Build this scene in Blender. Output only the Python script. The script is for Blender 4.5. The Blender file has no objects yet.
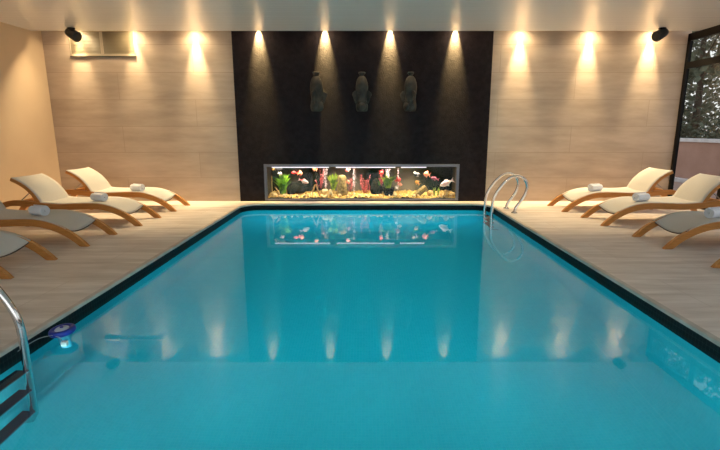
import bpy, bmesh, math, random
from mathutils import Vector, Matrix
random.seed(7)
PI = math.pi
sc = bpy.context.scene
COL = sc.collection
# ------------------------------------------------------------------ materials
def mat(name, color=(.8, .8, .8), rough=.5, metal=0., spec=.5, emit=None, estr=0.):
    m = bpy.data.materials.new(name); m.use_nodes = True
    b = m.node_tree.nodes['Principled BSDF']
    b.inputs['Base Color'].default_value = (*color, 1)
    b.inputs['Roughness'].default_value = rough
    b.inputs['Metallic'].default_value = metal
    b.inputs['Specular IOR Level'].default_value = spec
    if emit:
        b.inputs['Emission Color'].default_value = (*emit, 1)
        b.inputs['Emission Strength'].default_value = estr
    return m
def nd(m, t, **kw):
    n = m.node_tree.nodes.new(t)
    for k, v in kw.items():
        if k in n.inputs.keys(): n.inputs[k].default_value = v
        else: setattr(n, k, v)
    return n
def lk(m, a, ai, b, bi): m.node_tree.links.new(a.outputs[ai], b.inputs[bi])
def bsdf(m): return m.node_tree.nodes['Principled BSDF']
def coords(m, scale=(1, 1, 1), rot=(0, 0, 0), kind='Object'):
    t = nd(m, 'ShaderNodeTexCoord'); p = nd(m, 'ShaderNodeMapping')
    p.inputs['Scale'].default_value = scale; p.inputs['Rotation'].default_value = rot
    lk(m, t, kind, p, 'Vector'); return p
def noisy(name, c1, c2, scale=5, stretch=(1, 1, 1), rough=.5, bump=0., detail=6, spec=.5, lo=.35, hi=.65, bscale=None):
    m = mat(name, c1, rough, spec=spec)
    p = coords(m, stretch)
    n = nd(m, 'ShaderNodeTexNoise', Scale=scale, Detail=detail); lk(m, p, 'Vector', n, 'Vector')
    r = nd(m, 'ShaderNodeValToRGB')
    r.color_ramp.elements[0].color = (*c1, 1); r.color_ramp.elements[1].color = (*c2, 1)
    r.color_ramp.elements[0].position = lo; r.color_ramp.elements[1].position = hi
    lk(m, n, 'Fac', r, 'Fac'); lk(m, r, 'Color', bsdf(m), 'Base Color')
    if bump:
        n2 = n
        if bscale:
            n2 = nd(m, 'ShaderNodeTexNoise', Scale=bscale, Detail=4); lk(m, p, 'Vector', n2, 'Vector')
        bp = nd(m, 'ShaderNodeBump', Strength=bump, Distance=.01); lk(m, n2, 'Fac', bp, 'Height'); lk(m, bp, 'Normal', bsdf(m), 'Normal')
    return m
def panelled(name, c1, c2, cj, w, h, axes, stretch, rough=.6, mortar=.004, bump=.15, seedoff=(0, 0, 0), offset=.5):
    """stone panels: brick joints plus a soft streaky variation; axes picks the object axes laid on the brick's u,v"""
    m = mat(name, c1, rough)
    t = nd(m, 'ShaderNodeTexCoord'); s = nd(m, 'ShaderNodeSeparateXYZ'); c = nd(m, 'ShaderNodeCombineXYZ')
    lk(m, t, 'Object', s, 'Vector'); lk(m, s, axes[0], c, 'X'); lk(m, s, axes[1], c, 'Y')
    mp = nd(m, 'ShaderNodeMapping'); mp.inputs['Location'].default_value = seedoff; lk(m, c, 'Vector', mp, 'Vector')
    br = nd(m, 'ShaderNodeTexBrick', Scale=1., offset=offset)
    br.inputs['Mortar Size'].default_value = mortar; br.inputs['Brick Width'].default_value = w; br.inputs['Row Height'].default_value = h
    br.inputs['Color1'].default_value = (.42, .42, .42, 1); br.inputs['Color2'].default_value = (.62, .62, .62, 1); br.inputs['Mortar'].default_value = (0, 0, 0, 1)
    br.inputs['Mortar Smooth'].default_value = .3
    lk(m, mp, 'Vector', br, 'Vector')
    p = nd(m, 'ShaderNodeMapping'); p.inputs['Scale'].default_value = stretch; lk(m, c, 'Vector', p, 'Vector')
    n = nd(m, 'ShaderNodeTexNoise', Scale=2.2, Detail=8., Roughness=.6); lk(m, p, 'Vector', n, 'Vector')
    mix = nd(m, 'ShaderNodeMix', data_type='FLOAT'); mix.inputs[0].default_value = .72
    lk(m, br, 'Color', mix, 2); lk(m, n, 'Fac', mix, 3)
    r = nd(m, 'ShaderNodeValToRGB'); r.color_ramp.elements[0].position = .33; r.color_ramp.elements[1].position = .67
    r.color_ramp.elements[0].color = (*c1, 1); r.color_ramp.elements[1].color = (*c2, 1); lk(m, mix, 0, r, 'Fac')
    mj = nd(m, 'ShaderNodeMix', data_type='RGBA'); lk(m, br, 'Fac', mj, 0); lk(m, r, 'Color', mj, 6); mj.inputs[7].default_value = (*cj, 1)
    lk(m, mj, 2, bsdf(m), 'Base Color')
    bp = nd(m, 'ShaderNodeBump', Strength=bump, Distance=.004, invert=True); lk(m, br, 'Fac', bp, 'Height'); lk(m, bp, 'Normal', bsdf(m), 'Normal')
    return m

M = {}
M['wall'] = panelled('beige_stone_panels', (.37, .285, .215), (.55, .44, .35), (.36, .275, .205), 2.5, .43, ('X', 'Z'), (.5, 2.4, 1), .55, .004, .15, (.3, .03, 0))
M['wall_side'] = noisy('beige_plaster', (.56, .42, .285), (.61, .47, .325), 1.2, (1, 1, 1), .7)
M['dark'] = noisy('dark_textured_render', (.013, .0088, .0108), (.020, .0142, .0165), 14, (1, 1, 1), .8, .5, 8, spec=.12, bscale=60)
M['floor'] = panelled('pale_stone_slabs', (.56, .47, .39), (.90, .82, .75), (.60, .51, .43), 1.2, .6, ('X', 'Y'), (.7, 4.5, 1), .42, .003, .06)
M['coping'] = noisy('stone_edge', (.50, .44, .38), (.62, .56, .49), 6, (1, 1, 1), .45)
M['outwall'] = noisy('terracotta_render', (.33, .18, .13), (.39, .22, .165), 3, (1, 1, 1), .9, .2)
M['kerb'] = noisy('pale_kerb', (.50, .46, .45), (.62, .58, .57), 8, (1, 1, 1), .8)
M['outground'] = noisy('terracotta_paving', (.30, .19, .15), (.40, .26, .21), 6, (1, 1, 1), .9)
M['frame'] = mat('dark_bronze_frame', (.008, .007, .007), .6, spec=.15)
M['chrome'] = mat('polished_steel', (.72, .72, .72), .12, 1.)
M['alu'] = mat('brushed_aluminium', (.19, .18, .20), .38, 1.)
M['towel'] = noisy('white_terry', (.82, .85, .92), (.88, .90, .96), 90, (1, 1, 1), .95, .6)
M['black'] = mat('black_plastic', (.012, .012, .014), .45)
M['grille'] = mat('tan_grille', (.20, .16, .10), .5)
M['ventframe'] = mat('cream_frame', (.40, .33, .24), .5)
M['stone_dark'] = noisy('dark_weathered_stone', (.018, .015, .013), (.055, .046, .037), 9, (1, 1, 1), .75, .7, bscale=30)
M['tread'] = mat('navy_tread', (.010, .016, .045), .6)
M['blue'] = mat('royal_blue_plastic', (.012, .035, .30), .35)
M['lid'] = mat('pale_lid', (.50, .58, .70), .4)
M['cyan'] = mat('cyan_plastic', (.10, .55, .72), .35)
M['white'] = mat('white_plastic', (.75, .78, .76), .4)
M['wire'] = mat('grey_cord', (.35, .37, .40), .6)
M['strut'] = mat('grey_steel_rod', (.35, .33, .31), .3, 1.)
M['hem'] = mat('brown_hem', (.09, .05, .035), .7)

def wood(name, a, b):
    m = noisy(name, a, b, 6, (1.2, 14, 14), .38, 0, 5, .5, .3, .7); return m
M['wood'] = wood('golden_teak', (.46, .19, .042), (.60, .27, .07))
def fabric():
    m = mat('beige_mesh_sling', (.58, .52, .43), .85)
    p = coords(m, (1, 1, 1))
    w = nd(m, 'ShaderNodeTexNoise', Scale=160., Detail=2.); lk(m, p, 'Vector', w, 'Vector')
    r = nd(m, 'ShaderNodeValToRGB'); r.color_ramp.elements[0].color = (.56, .54, .50, 1); r.color_ramp.elements[1].color = (.69, .67, .625, 1)
    lk(m, w, 'Fac', r, 'Fac'); lk(m, r, 'Color', bsdf(m), 'Base Color')
    bp = nd(m, 'ShaderNodeBump', Strength=.15, Distance=.003); lk(m, w, 'Fac', bp, 'Height'); lk(m, bp, 'Normal', bsdf(m), 'Normal')
    return m
M['fabric'] = fabric()

def ceiling_mat():
    m = mat('white_lacquered_slats', (.80, .80, .81), .2, spec=.5)
    p = coords(m)
    s = nd(m, 'ShaderNodeSeparateXYZ'); lk(m, p, 'Vector', s, 'Vector')
    a = nd(m, 'ShaderNodeMath', operation='MULTIPLY'); a.inputs[1].default_value = 1 / .1; lk(m, s, 'Y', a, 0)
    f = nd(m, 'ShaderNodeMath', operation='PINGPONG'); f.inputs[1].default_value = .5; lk(m, a, 0, f, 0)
    r = nd(m, 'ShaderNodeValToRGB'); r.color_ramp.elements[0].position = 0; r.color_ramp.elements[1].position = .09
    lk(m, f, 0, r, 'Fac')
    n = nd(m, 'ShaderNodeTexNoise', Scale=1., Detail=2.); q = coords(m, (.5, 9, 1)); lk(m, q, 'Vector', n, 'Vector')
    ad = nd(m, 'ShaderNodeMath', operation='ADD'); lk(m, r, 'Color', ad, 0); lk(m, n, 'Fac', ad, 1)
    bp = nd(m, 'ShaderNodeBump', Strength=.7, Distance=.005); lk(m, ad, 0, bp, 'Height'); lk(m, bp, 'Normal', bsdf(m), 'Normal')
    return m
M['ceiling'] = ceiling_mat()

def mosaic(name, base, alt, joint, size, rough, axes_mode=None):
    m = mat(name, base, rough)
    t = nd(m, 'ShaderNodeTexCoord')
    ck = nd(m, 'ShaderNodeVectorMath', operation='SCALE'); ck.inputs['Scale'].default_value = 1 / size
    lk(m, t, 'Object', ck, 0)
    fr = nd(m, 'ShaderNodeVectorMath', operation='FRACTION'); lk(m, ck, 0, fr, 0)
    sp = nd(m, 'ShaderNodeSeparateXYZ'); lk(m, fr, 0, sp, 0)
    geo = nd(m, 'ShaderNodeNewGeometry'); nv = nd(m, 'ShaderNodeVectorMath', operation='ABSOLUTE'); lk(m, geo, 'Normal', nv, 0)
    ns = nd(m, 'ShaderNodeSeparateXYZ'); lk(m, nv, 0, ns, 0)
    total = None
    for ax in 'XYZ':   # joint on an axis only where the surface runs along that axis
        lt = nd(m, 'ShaderNodeMath', operation='LESS_THAN'); lt.inputs[1].default_value = .09; lk(m, sp, ax, lt, 0)
        al = nd(m, 'ShaderNodeMath', operation='LESS_THAN'); al.inputs[1].default_value = .75; lk(m, ns, ax, al, 0)
        mu = nd(m, 'ShaderNodeMath', operation='MULTIPLY'); lk(m, lt, 0, mu, 0); lk(m, al, 0, mu, 1)
        if total is None: total = mu
        else:
            mx = nd(m, 'ShaderNodeMath', operation='MAXIMUM'); lk(m, total, 0, mx, 0); lk(m, mu, 0, mx, 1); total = mx
    fl = nd(m, 'ShaderNodeVectorMath', operation='FLOOR'); lk(m, ck, 0, fl, 0)
    wn = nd(m, 'ShaderNodeTexWhiteNoise'); lk(m, fl, 0, wn, 'Vector')
    mixa = nd(m, 'ShaderNodeMix', data_type='RGBA'); lk(m, wn, 'Value', mixa, 0); mixa.inputs[6].default_value = (*base, 1); mixa.inputs[7].default_value = (*alt, 1)
    mixb = nd(m, 'ShaderNodeMix', data_type='RGBA'); lk(m, total, 0, mixb, 0); lk(m, mixa, 2, mixb, 6); mixb.inputs[7].default_value = (*joint, 1)
    lk(m, mixb, 2, bsdf(m), 'Base Color'); bsdf(m).inputs['Specular IOR Level'].default_value = .12
    return m
M['poolmosaic'] = mosaic('pale_blue_mosaic', (.03, .50, .59), (.04, .53, .62), (.08, .55, .64), .025, .3)
M['bandmosaic'] = mosaic('black_mosaic', (.004, .004, .005), (.008, .008, .009), (.03, .03, .03), .03, .5)

def water():
    m = bpy.data.materials.new('pool_water'); m.use_nodes = True
    nt = m.node_tree; nt.nodes.remove(nt.nodes['Principled BSDF']); out = nt.nodes['Material Output']
    g = nd(m, 'ShaderNodeBsdfGlass', IOR=1.333, Roughness=0.); g.inputs['Color'].default_value = (.97, 1, 1, 1)
    p = coords(m, (1, 1, 1))
    n = nd(m, 'ShaderNodeTexNoise', Scale=1.6, Detail=2.); lk(m, p, 'Vector', n, 'Vector')
    bp = nd(m, 'ShaderNodeBump', Strength=.02, Distance=.02); lk(m, n, 'Fac', bp, 'Height'); lk(m, bp, 'Normal', g, 'Normal')
    lk(m, g, 'BSDF', out, 'Surface')
    v = nd(m, 'ShaderNodeVolumeAbsorption', Density=WATER_DENSITY); v.inputs['Color'].default_value = WATER_COLOR
    lk(m, v, 'Volume', out, 'Volume')
    return m
WATER_DENSITY = .30
WATER_COLOR = (.0, .84, .91, 1)
M['water'] = water()

def glass(name, tint=(.96, .98, .97)):
    m = bpy.data.materials.new(name); m.use_nodes = True
    nt = m.node_tree; nt.nodes.remove(nt.nodes['Principled BSDF']); out = nt.nodes['Material Output']
    t = nd(m, 'ShaderNodeBsdfTransparent'); t.inputs['Color'].default_value = (*tint, 1)
    g = nd(m, 'ShaderNodeBsdfGlossy', Roughness=0.)
    f = nd(m, 'ShaderNodeFresnel'); ge = nd(m, 'ShaderNodeNewGeometry'); mr = nd(m, 'ShaderNodeMapRange')
    mr.inputs['To Min'].default_value = 1.45; mr.inputs['To Max'].default_value = 1 / 1.45    # the same reflectance from either side of the pane
    lk(m, ge, 'Backfacing', mr, 'Value'); lk(m, mr, 'Result', f, 'IOR'); x = nd(m, 'ShaderNodeMixShader')
    lk(m, f, 'Fac', x, 0); lk(m, t, 'BSDF', x, 1); lk(m, g, 'BSDF', x, 2); lk(m, x, 'Shader', out, 'Surface')
    return m
M['glass'] = glass('window_glass', (.46, .48, .465))
M['tankglass'] = glass('tank_glass')

# ------------------------------------------------------------------ mesh helpers
class MB:
    def __init__(s): s.v = []; s.f = []; s.sm = []
    def add(s, v, f, smooth=False):
        o = len(s.v); s.v += [tuple(a) for a in v]; s.f += [tuple(i + o for i in q) for q in f]; s.sm += [smooth] * len(f); return s
    def box(s, a, b):
        x0, y0, z0 = a; x1, y1, z1 = b
        return s.add([(x0, y0, z0), (x1, y0, z0), (x1, y1, z0), (x0, y1, z0), (x0, y0, z1), (x1, y0, z1), (x1, y1, z1), (x0, y1, z1)],
                     [(0, 3, 2, 1), (4, 5, 6, 7), (0, 1, 5, 4), (1, 2, 6, 5), (2, 3, 7, 6), (3, 0, 4, 7)])
    def tube(s, pts, rad, n=10, caps=True):
        pts = [Vector(p) for p in pts]; R = rad if isinstance(rad, (list, tuple)) else [rad] * len(pts)
        up = None; rings = []
        for i, p in enumerate(pts):
            d = (pts[min(i + 1, len(pts) - 1)] - pts[max(i - 1, 0)]).normalized()
            if up is None:
                up = Vector((0, 0, 1)) if abs(d.z) < .9 else Vector((0, 1, 0))
            a = d.cross(up).normalized(); up = a.cross(d).normalized()
            rings.append([p + (a * math.cos(2 * PI * k / n) + up * math.sin(2 * PI * k / n)) * R[i] for k in range(n)])
        v = [q for r in rings for q in r]; f = []
        for i in range(len(rings) - 1):
            for k in range(n):
                f.append((i * n + k, i * n + (k + 1) % n, (i + 1) * n + (k + 1) % n, (i + 1) * n + k))
        if caps: f.append(tuple(range(n - 1, -1, -1))); f.append(tuple((len(rings) - 1) * n + k for k in range(n)))
        return s.add(v, f, True)
    def lathe(s, prof, n=20, mtx=None, sx=1, sy=1):
        v = []; f = []
        for r, z in prof:
            for k in range(n): v.append(Vector((r * sx * math.cos(2 * PI * k / n), r * sy * math.sin(2 * PI * k / n), z)))
        if mtx: v = [mtx @ q for q in v]
        for i in range(len(prof) - 1):
            for k in range(n): f.append((i * n + k, i * n + (k + 1) % n, (i + 1) * n + (k + 1) % n, (i + 1) * n + k))
        f.append(tuple(range(n - 1, -1, -1))); f.append(tuple((len(prof) - 1) * n + k for k in range(n)))
        return s.add(v, f, True)
    def grid(s, rows, smooth=True):
        n = len(rows[0]); v = [q for r in rows for q in r]; f = []
        for i in range(len(rows) - 1):
            for k in range(n - 1): f.append((i * n + k, i * n + k + 1, (i + 1) * n + k + 1, (i + 1) * n + k))
        return s.add(v, f, smooth)
    def blob(s, c, r, sub=2, jag=.15, seed=0):
        bm = bmesh.new(); bmesh.ops.create_icosphere(bm, subdivisions=sub, radius=1)
        rr = random.Random(seed); ph = [rr.uniform(0, 6) for _ in range(6)]
        v = []
        for q in bm.verts:
            p = q.co; k = 1 + jag * (math.sin(3.1 * p.x + ph[0]) + math.sin(3.7 * p.y + ph[1]) + math.sin(4.3 * p.z + ph[2])) / 2 + rr.uniform(-jag, jag) * .25
            v.append((c[0] + p.x * r[0] * k, c[1] + p.y * r[1] * k, c[2] + p.z * r[2] * k))
        bm.verts.index_update(); f = [tuple(x.index for x in g.verts) for g in bm.faces]; bm.free()
        return s.add(v, f, True)
    def build(s, name, m, parent=None, bevel=0, seg=2, solid=0):
        me = bpy.data.meshes.new(name); me.from_pydata(s.v, [], s.f); me.update()
        for p, q in zip(me.polygons, s.sm): p.use_smooth = q
        bm = bmesh.new(); bm.from_mesh(me); bmesh.ops.recalc_face_normals(bm, faces=bm.faces[:]); bm.to_mesh(me); bm.free()
        o = bpy.data.objects.new(name, me); COL.objects.link(o)
        if m: me.materials.append(m)
        if parent: o.parent = parent
        if solid:
            d = o.modifiers.new('solid', 'SOLIDIFY'); d.thickness = solid; d.offset = 0
        if bevel:
            d = o.modifiers.new('bevel', 'BEVEL'); d.width = bevel; d.segments = seg; d.limit_method = 'ANGLE'; d.angle_limit = math.radians(50)
        return o
def tag(o, label=None, cat=None, group=None, kind=None):
    if label: o['label'] = label
    if cat: o['category'] = cat
    if group: o['group'] = group
    if kind: o['kind'] = kind
    return o
def empty(name, loc=(0, 0, 0), rz=0):
    o = bpy.data.objects.new(name, None); COL.objects.link(o); o.location = loc; o.rotation_euler = (0, 0, rz); o.empty_display_size = .1
    return o
def copy_tree(o, parent=None):
    c = o.copy(); COL.objects.link(c); c.parent = parent
    for ch in [q for q in list(bpy.data.objects) if q.parent == o]: copy_tree(ch, c)
    return c
def spline(pts, n=6):
    P = [Vector(p) for p in pts]; out = []
    for i in range(len(P) - 1):
        p0 = P[max(i - 1, 0)]; p1 = P[i]; p2 = P[i + 1]; p3 = P[min(i + 2, len(P) - 1)]
        for k in range(n):
            t = k / n
            out.append(.5 * ((2 * p1) + (p2 - p0) * t + (2 * p0 - 5 * p1 + 4 * p2 - p3) * t * t + (3 * p1 - p0 - 3 * p2 + p3) * t ** 3))
    out.append(P[-1]); return out
def struct(o, label, cat): return tag(o, label, cat, kind='structure')

# ------------------------------------------------------------------ the room
XL, XR, YB, YF = -5.2, 5.2, 7.86, -3.2          # left wall, window wall, far wall, wall behind the camera
ZC, ZS = 2.712, 2.97                              # ceiling, top of the light slot
YS = 7.63                                        # front edge of the light slot
PX0, PX1, PY0, PY1, ZW, ZP = -2.0, 2.04, .35, 7.52, -.094, -1.35
RC = .28
def rrect(x0, x1, y0, y1, r, n=6):
    out = []
    for cx, cy, a in ((x1 - r, y1 - r, 0), (x0 + r, y1 - r, 90), (x0 + r, y0 + r, 180), (x1 - r, y0 + r, 270)):
        for k in range(n + 1):
            t = math.radians(a + 90 * k / n); out.append((cx + r * math.cos(t), cy + r * math.sin(t)))
    return out
def deck():
    bm = bmesh.new()
    outer = [(XL - .15, YF - .15), (XR + .15, YF - .15), (XR + .15, YB + .7), (XL - .15, YB + .7)]
    inner = rrect(PX0 - .04, PX1 + .04, PY0 - .04, PY1 + .04, RC + .04)
    es = []
    for loop in (outer, inner):
        vs = [bm.verts.new((x, y, 0)) for x, y in loop]
        for i in range(len(vs)): es.append(bm.edges.new((vs[i], vs[(i + 1) % len(vs)])))
    bmesh.ops.triangle_fill(bm, use_beauty=True, use_dissolve=False, edges=es)
    r = bmesh.ops.extrude_face_region(bm, geom=bm.faces[:])
    for v in [g for g in r['geom'] if isinstance(g, bmesh.types.BMVert)]: v.co.z -= .2
    bmesh.ops.recalc_face_normals(bm, faces=bm.faces[:])
    me = bpy.data.meshes.new('floor'); bm.to_mesh(me); bm.free(); me.materials.append(M['floor'])
    o = bpy.data.objects.new('floor', me); COL.objects.link(o); return o
struct(deck(), 'pale streaked stone floor around the pool', 'floor')
def ringloft(loops, name, m, cap=False):
    n = len(loops[0]); v = [p for l in loops for p in l]; f = []
    for i in range(len(loops) - 1):
        for k in range(n): f.append((i * n + k, i * n + (k + 1) % n, (i + 1) * n + (k + 1) % n, (i + 1) * n + k))
    if cap: f.append(tuple((len(loops) - 1) * n + k for k in range(n)))
    return v, f
def loop(ins, z, r=None): return [(x, y, z) for x, y in rrect(PX0 + ins, PX1 - ins, PY0 + ins, PY1 - ins, max(.05, (RC if r is None else r)))]
# coping: thin stone lip round the pool edge
v, f = ringloft([loop(-.04, -.2, RC + .04), loop(-.04, .004, RC + .04), loop(-.006, .004), loop(0, -.004), loop(0, -.022), loop(-.03, -.022, RC + .03)], '', None)
struct(MB().add(v, f).build('trim_1', M['coping']), 'pale stone lip running round the edge of the pool', 'pool edging')
v, f = ringloft([loop(-.002, -.02), loop(-.002, ZW - .06)], '', None)
struct(MB().add(v, f).build('trim_2', M['bandmosaic']), 'band of black mosaic tile round the pool at the waterline', 'tile band')
cov = [loop(-.001, ZW - .055), loop(0, ZP + .45)]
for k in range(1, 9):
    a = k / 8 * PI / 2; cov.append(loop(.45 * (1 - math.cos(a)), ZP + .45 * (1 - math.sin(a)), RC + .25 * k / 8))
v, f = ringloft(cov, '', None, True)
o = MB().add(v, f, True).build('pool_basin', M['poolmosaic']); struct(o, 'sunken pool basin lined with pale blue mosaic', 'pool')
# the water: a closed body whose sides sit just outside the basin skin
v, f = ringloft([loop(-.003, ZW), loop(-.003, ZP - .02)], '', None, True)
v2 = MB().add(v, f); v2.f.append(tuple(range(len(cov[0])))); v2.sm.append(False)
o = v2.build('pool_water', M['water']); tag(o, 'still turquoise water filling the swimming pool', 'water', kind='stuff')

# walls
AX0, AX1, AZ0, AZ1 = -1.715, 1.600, .016, .633     # outside of the aquarium frame
w = MB()
w.box((XL - .15, YB, 0), (AX0, YB + .15, ZS + .1)); w.box((AX1, YB, 0), (XR + .05, YB + .15, ZS + .1)); w.box((AX0, YB, AZ1), (AX1, YB + .15, ZS + .1))
struct(w.build('wall_back', M['wall']), 'far wall of warm beige stone panels washed by spotlights', 'wall')
w = MB(); DX0, DX1 = -2.14, 2.06
w.box((DX0, YB - .03, 0), (AX0, YB, ZS)); w.box((AX1, YB - .03, 0), (DX1, YB, ZS)); w.box((AX0, YB - .03, AZ1), (AX1, YB, ZS)); w.box((AX0, YB - .03, 0), (AX1, YB + .15, AZ0))
struct(w.build('wall_panel', M['dark']), 'near-black textured feature wall behind the sculptures and above the aquarium', 'wall')
w = MB().box((XL - .15, YF, 0), (XL, YB, ZS + .1)); struct(w.build('wall_left', M['wall_side']), 'plain beige wall behind the left loungers', 'wall')
# unseen wall behind the camera, its wide window added to let sky light in
w = MB().box((XL - .15, YF - .15, 0), (-4.2, YF, ZC)).box((4.2, YF - .15, 0), (XR + .15, YF, ZC)).box((-4.2, YF - .15, 2.45), (4.2, YF, ZC)).box((-4.2, YF - .15, 0), (4.2, YF, .15))
struct(w.build('wall_front', M['wall_side']), 'beige wall at the near end with a wide opening added for daylight', 'wall')
c = MB().box((XL - .15, YF - .15, ZC), (XR + .15, YS, ZS)).box((XL - .15, YS, ZS), (XR + .15, YB + .15, ZS + .1))
struct(c.build('ceiling', M['ceiling']), 'glossy white slatted ceiling with a light slot along the far wall', 'ceiling')
# window wall
posts = [7.83, 6.72, 5.66, 4.60, 3.54, 2.48, 1.42, .36, -.70, -1.76, -2.82]
fr = MB()
for y in posts: fr.box((XR, y - .03, 0), (XR + .05, y + .03, ZC))
fr.box((XR, YF, 2.60), (XR + .05, YB, ZC)); fr.box((XR + .001, YF, 2.17), (XR + .049, YB, 2.27)); fr.box((XR, YF, 0), (XR + .05, YB, .05))
wf = fr.build('window_1', M['frame']); struct(wf, 'dark framed full-height glazing behind the right loungers', 'window')
g = MB()
for a, b in zip(posts[:-1], posts[1:]):
    for z0, z1 in ((.05, 2.17), (2.27, 2.60)):
        g.add([(XR + .025, b + .03, z0), (XR + .025, a - .03, z0), (XR + .025, a - .03, z1), (XR + .025, b + .03, z1)], [(0, 1, 2, 3)])
g.build('pane', M['glass'], wf)
fr = MB()  # unseen near-end window, added as a source of daylight fill
for x in (-4.2, -2.1, 0, 2.1, 4.2): fr.box((x - .05, YF - .12, .15), (x + .05, YF - .02, 2.45))
wf2 = fr.build('fill_window', M['frame']);
g = MB()
for x in (-4.2, -2.1, 0, 2.1): g.add([(x + .05, YF - .07, .15), (x + 2.05, YF - .07, .15), (x + 2.05, YF - .07, 2.45), (x + .05, YF - .07, 2.45)], [(0, 1, 2, 3)])
g.build('pane', M['tankglass'], wf2)
struct(wf2, 'wide dark framed window at the near end, added to let daylight in', 'window')

# ------------------------------------------------------------------ outside
o = MB().box((XR + .15, -6, -.15), (30, 40, .0)); o = o.build('ground', M['outground']); struct(o, 'reddish paved ground outside the glazing', 'ground')
o = MB().box((7.5, -6, 0), (7.7, 22, .93)).build('wall_garden', M['outwall']); struct(o, 'low terracotta garden wall outside', 'wall')
o = MB().box((7.46, -6, .93), (7.74, 22, 1.01)).build('trim_3', M['kerb'], None, .01); struct(o, 'pale coping along the garden wall', 'coping')
o = MB().box((7.36, -6, 0), (7.5, 22, .09)).build('trim_4', M['kerb'], None, .01); struct(o, 'pale kerb at the foot of the garden wall', 'kerb')
M['leaf'] = [noisy('dark_leaves', (.05, .07, .04), (.15, .17, .11), 7, (1, 1, 1), .6), noisy('olive_leaves', (.08, .09, .05), (.20, .19, .12), 7, (1, 1, 1), .6)]
M['bark'] = noisy('bark', (.06, .045, .035), (.12, .09, .07), 12, (1, 1, .3), .9, .5)
def tree(x, y, h, cr, k, label, seed):
    r = random.Random(seed); root = empty('garden_tree', (x, y, 0))
    t = MB(); top = h * .75
    t.tube(spline([(0, 0, 0), (.04, .03, h * .25), (-.03, .05, h * .45), (.02, 0, top)]), [.11 - .004 * i for i in range(19)], 8)
    for i in range(7):
        a = r.uniform(0, 6.28); z0 = h * r.uniform(.3, .55); l = cr * r.uniform(.6, .9)
        t.tube(spline([(0, .03, z0), (l * .5 * math.cos(a), l * .5 * math.sin(a), z0 + l * .45), (l * math.cos(a), l * math.sin(a), z0 + l * .8)], 4), [.026 - .0022 * q for q in range(9)], 6)
    t.build('trunk', M['bark'], root)
    c = MB(); puffs = [(r.gauss(0, cr * .48), r.gauss(0, cr * .48), h * .55 + r.uniform(-.36, .36) * h) for _ in range(34)]
    for _ in range(3800):
        p = r.choice(puffs); pr = cr * .17
        q = Vector((p[0] + r.gauss(0, pr), p[1] + r.gauss(0, pr), p[2] + r.gauss(0, pr * .8)))
        d = Vector((r.gauss(0, 1), r.gauss(0, 1), r.gauss(-.3, .7))).normalized(); e = d.cross(Vector((r.gauss(0, 1), r.gauss(0, 1), r.gauss(0, 1)))).normalized()
        l = r.uniform(.13, .30); ww = l * .3; n_ = d.cross(e)
        c.add([q, q + d * l * .5 + e * ww + n_ * .012, q + d * l, q + d * l * .5 - e * ww + n_ * .012], [(0, 1, 2, 3)])
    c.build('foliage', M['leaf'][k], root)
    tag(root, label, 'tree', 'trees beyond the garden wall')
tree(9.3, 13.3, 8.5, 1.9, 0, 'dark leafy tree nearest the far corner, seen through the corner pane', 1)
tree(13.4, 17.6, 9.5, 2.2, 1, 'olive green tree behind the dark leafy tree outside', 2)
tree(9.6, 8.6, 7.6, 2.0, 0, 'smaller dark tree close behind the garden wall', 3)
tree(12.2, 11.6, 9.0, 2.3, 1, 'broad olive tree set well back from the garden wall, added to dim the pool reflection', 6)  # extra tree covering bright sky that would mirror in the water
tree(13.4, 22.8, 9.5, 2.2, 0, 'tall tree furthest away beyond the garden wall', 4)

def hedge(x, y, label, seed):
    r = random.Random(seed); root = empty('garden_shrub', (x, y, 0)); c = MB(); t = MB()
    for i in range(6):
        a = r.uniform(0, 6.28); t.tube([(.1 * math.cos(a), .1 * math.sin(a), 0), (.35 * math.cos(a), .35 * math.sin(a), 1.2)], .02, 5)
    for _ in range(1500):
        q = Vector((r.gauss(0, .42), r.gauss(0, .5), 1.0 + r.gauss(0, .36)))
        if q.z < .1: continue
        d = Vector((r.gauss(0, 1), r.gauss(0, 1), r.gauss(0, .7))).normalized(); e = d.cross(Vector((r.gauss(0, 1), r.gauss(0, 1), r.gauss(0, 1)))).normalized(); l = r.uniform(.08, .16)
        c.add([q, q + d * l * .5 + e * l * .3, q + d * l, q + d * l * .5 - e * l * .3], [(0, 1, 2, 3)])
    t.build('stem', M['bark'], root); c.build('foliage', M['leaf'][seed % 2], root)
    tag(root, label, 'shrub', 'shrubs behind the garden wall')
hedge(9.3, 10.9, 'leafy shrub close behind the garden wall, right of the corner post', 1)
hedge(9.3, 12.7, 'leafy shrub behind the garden wall, nearer the corner post', 2)
hedge(9.9, 14.6, 'far leafy shrub behind the garden wall', 3)

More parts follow.
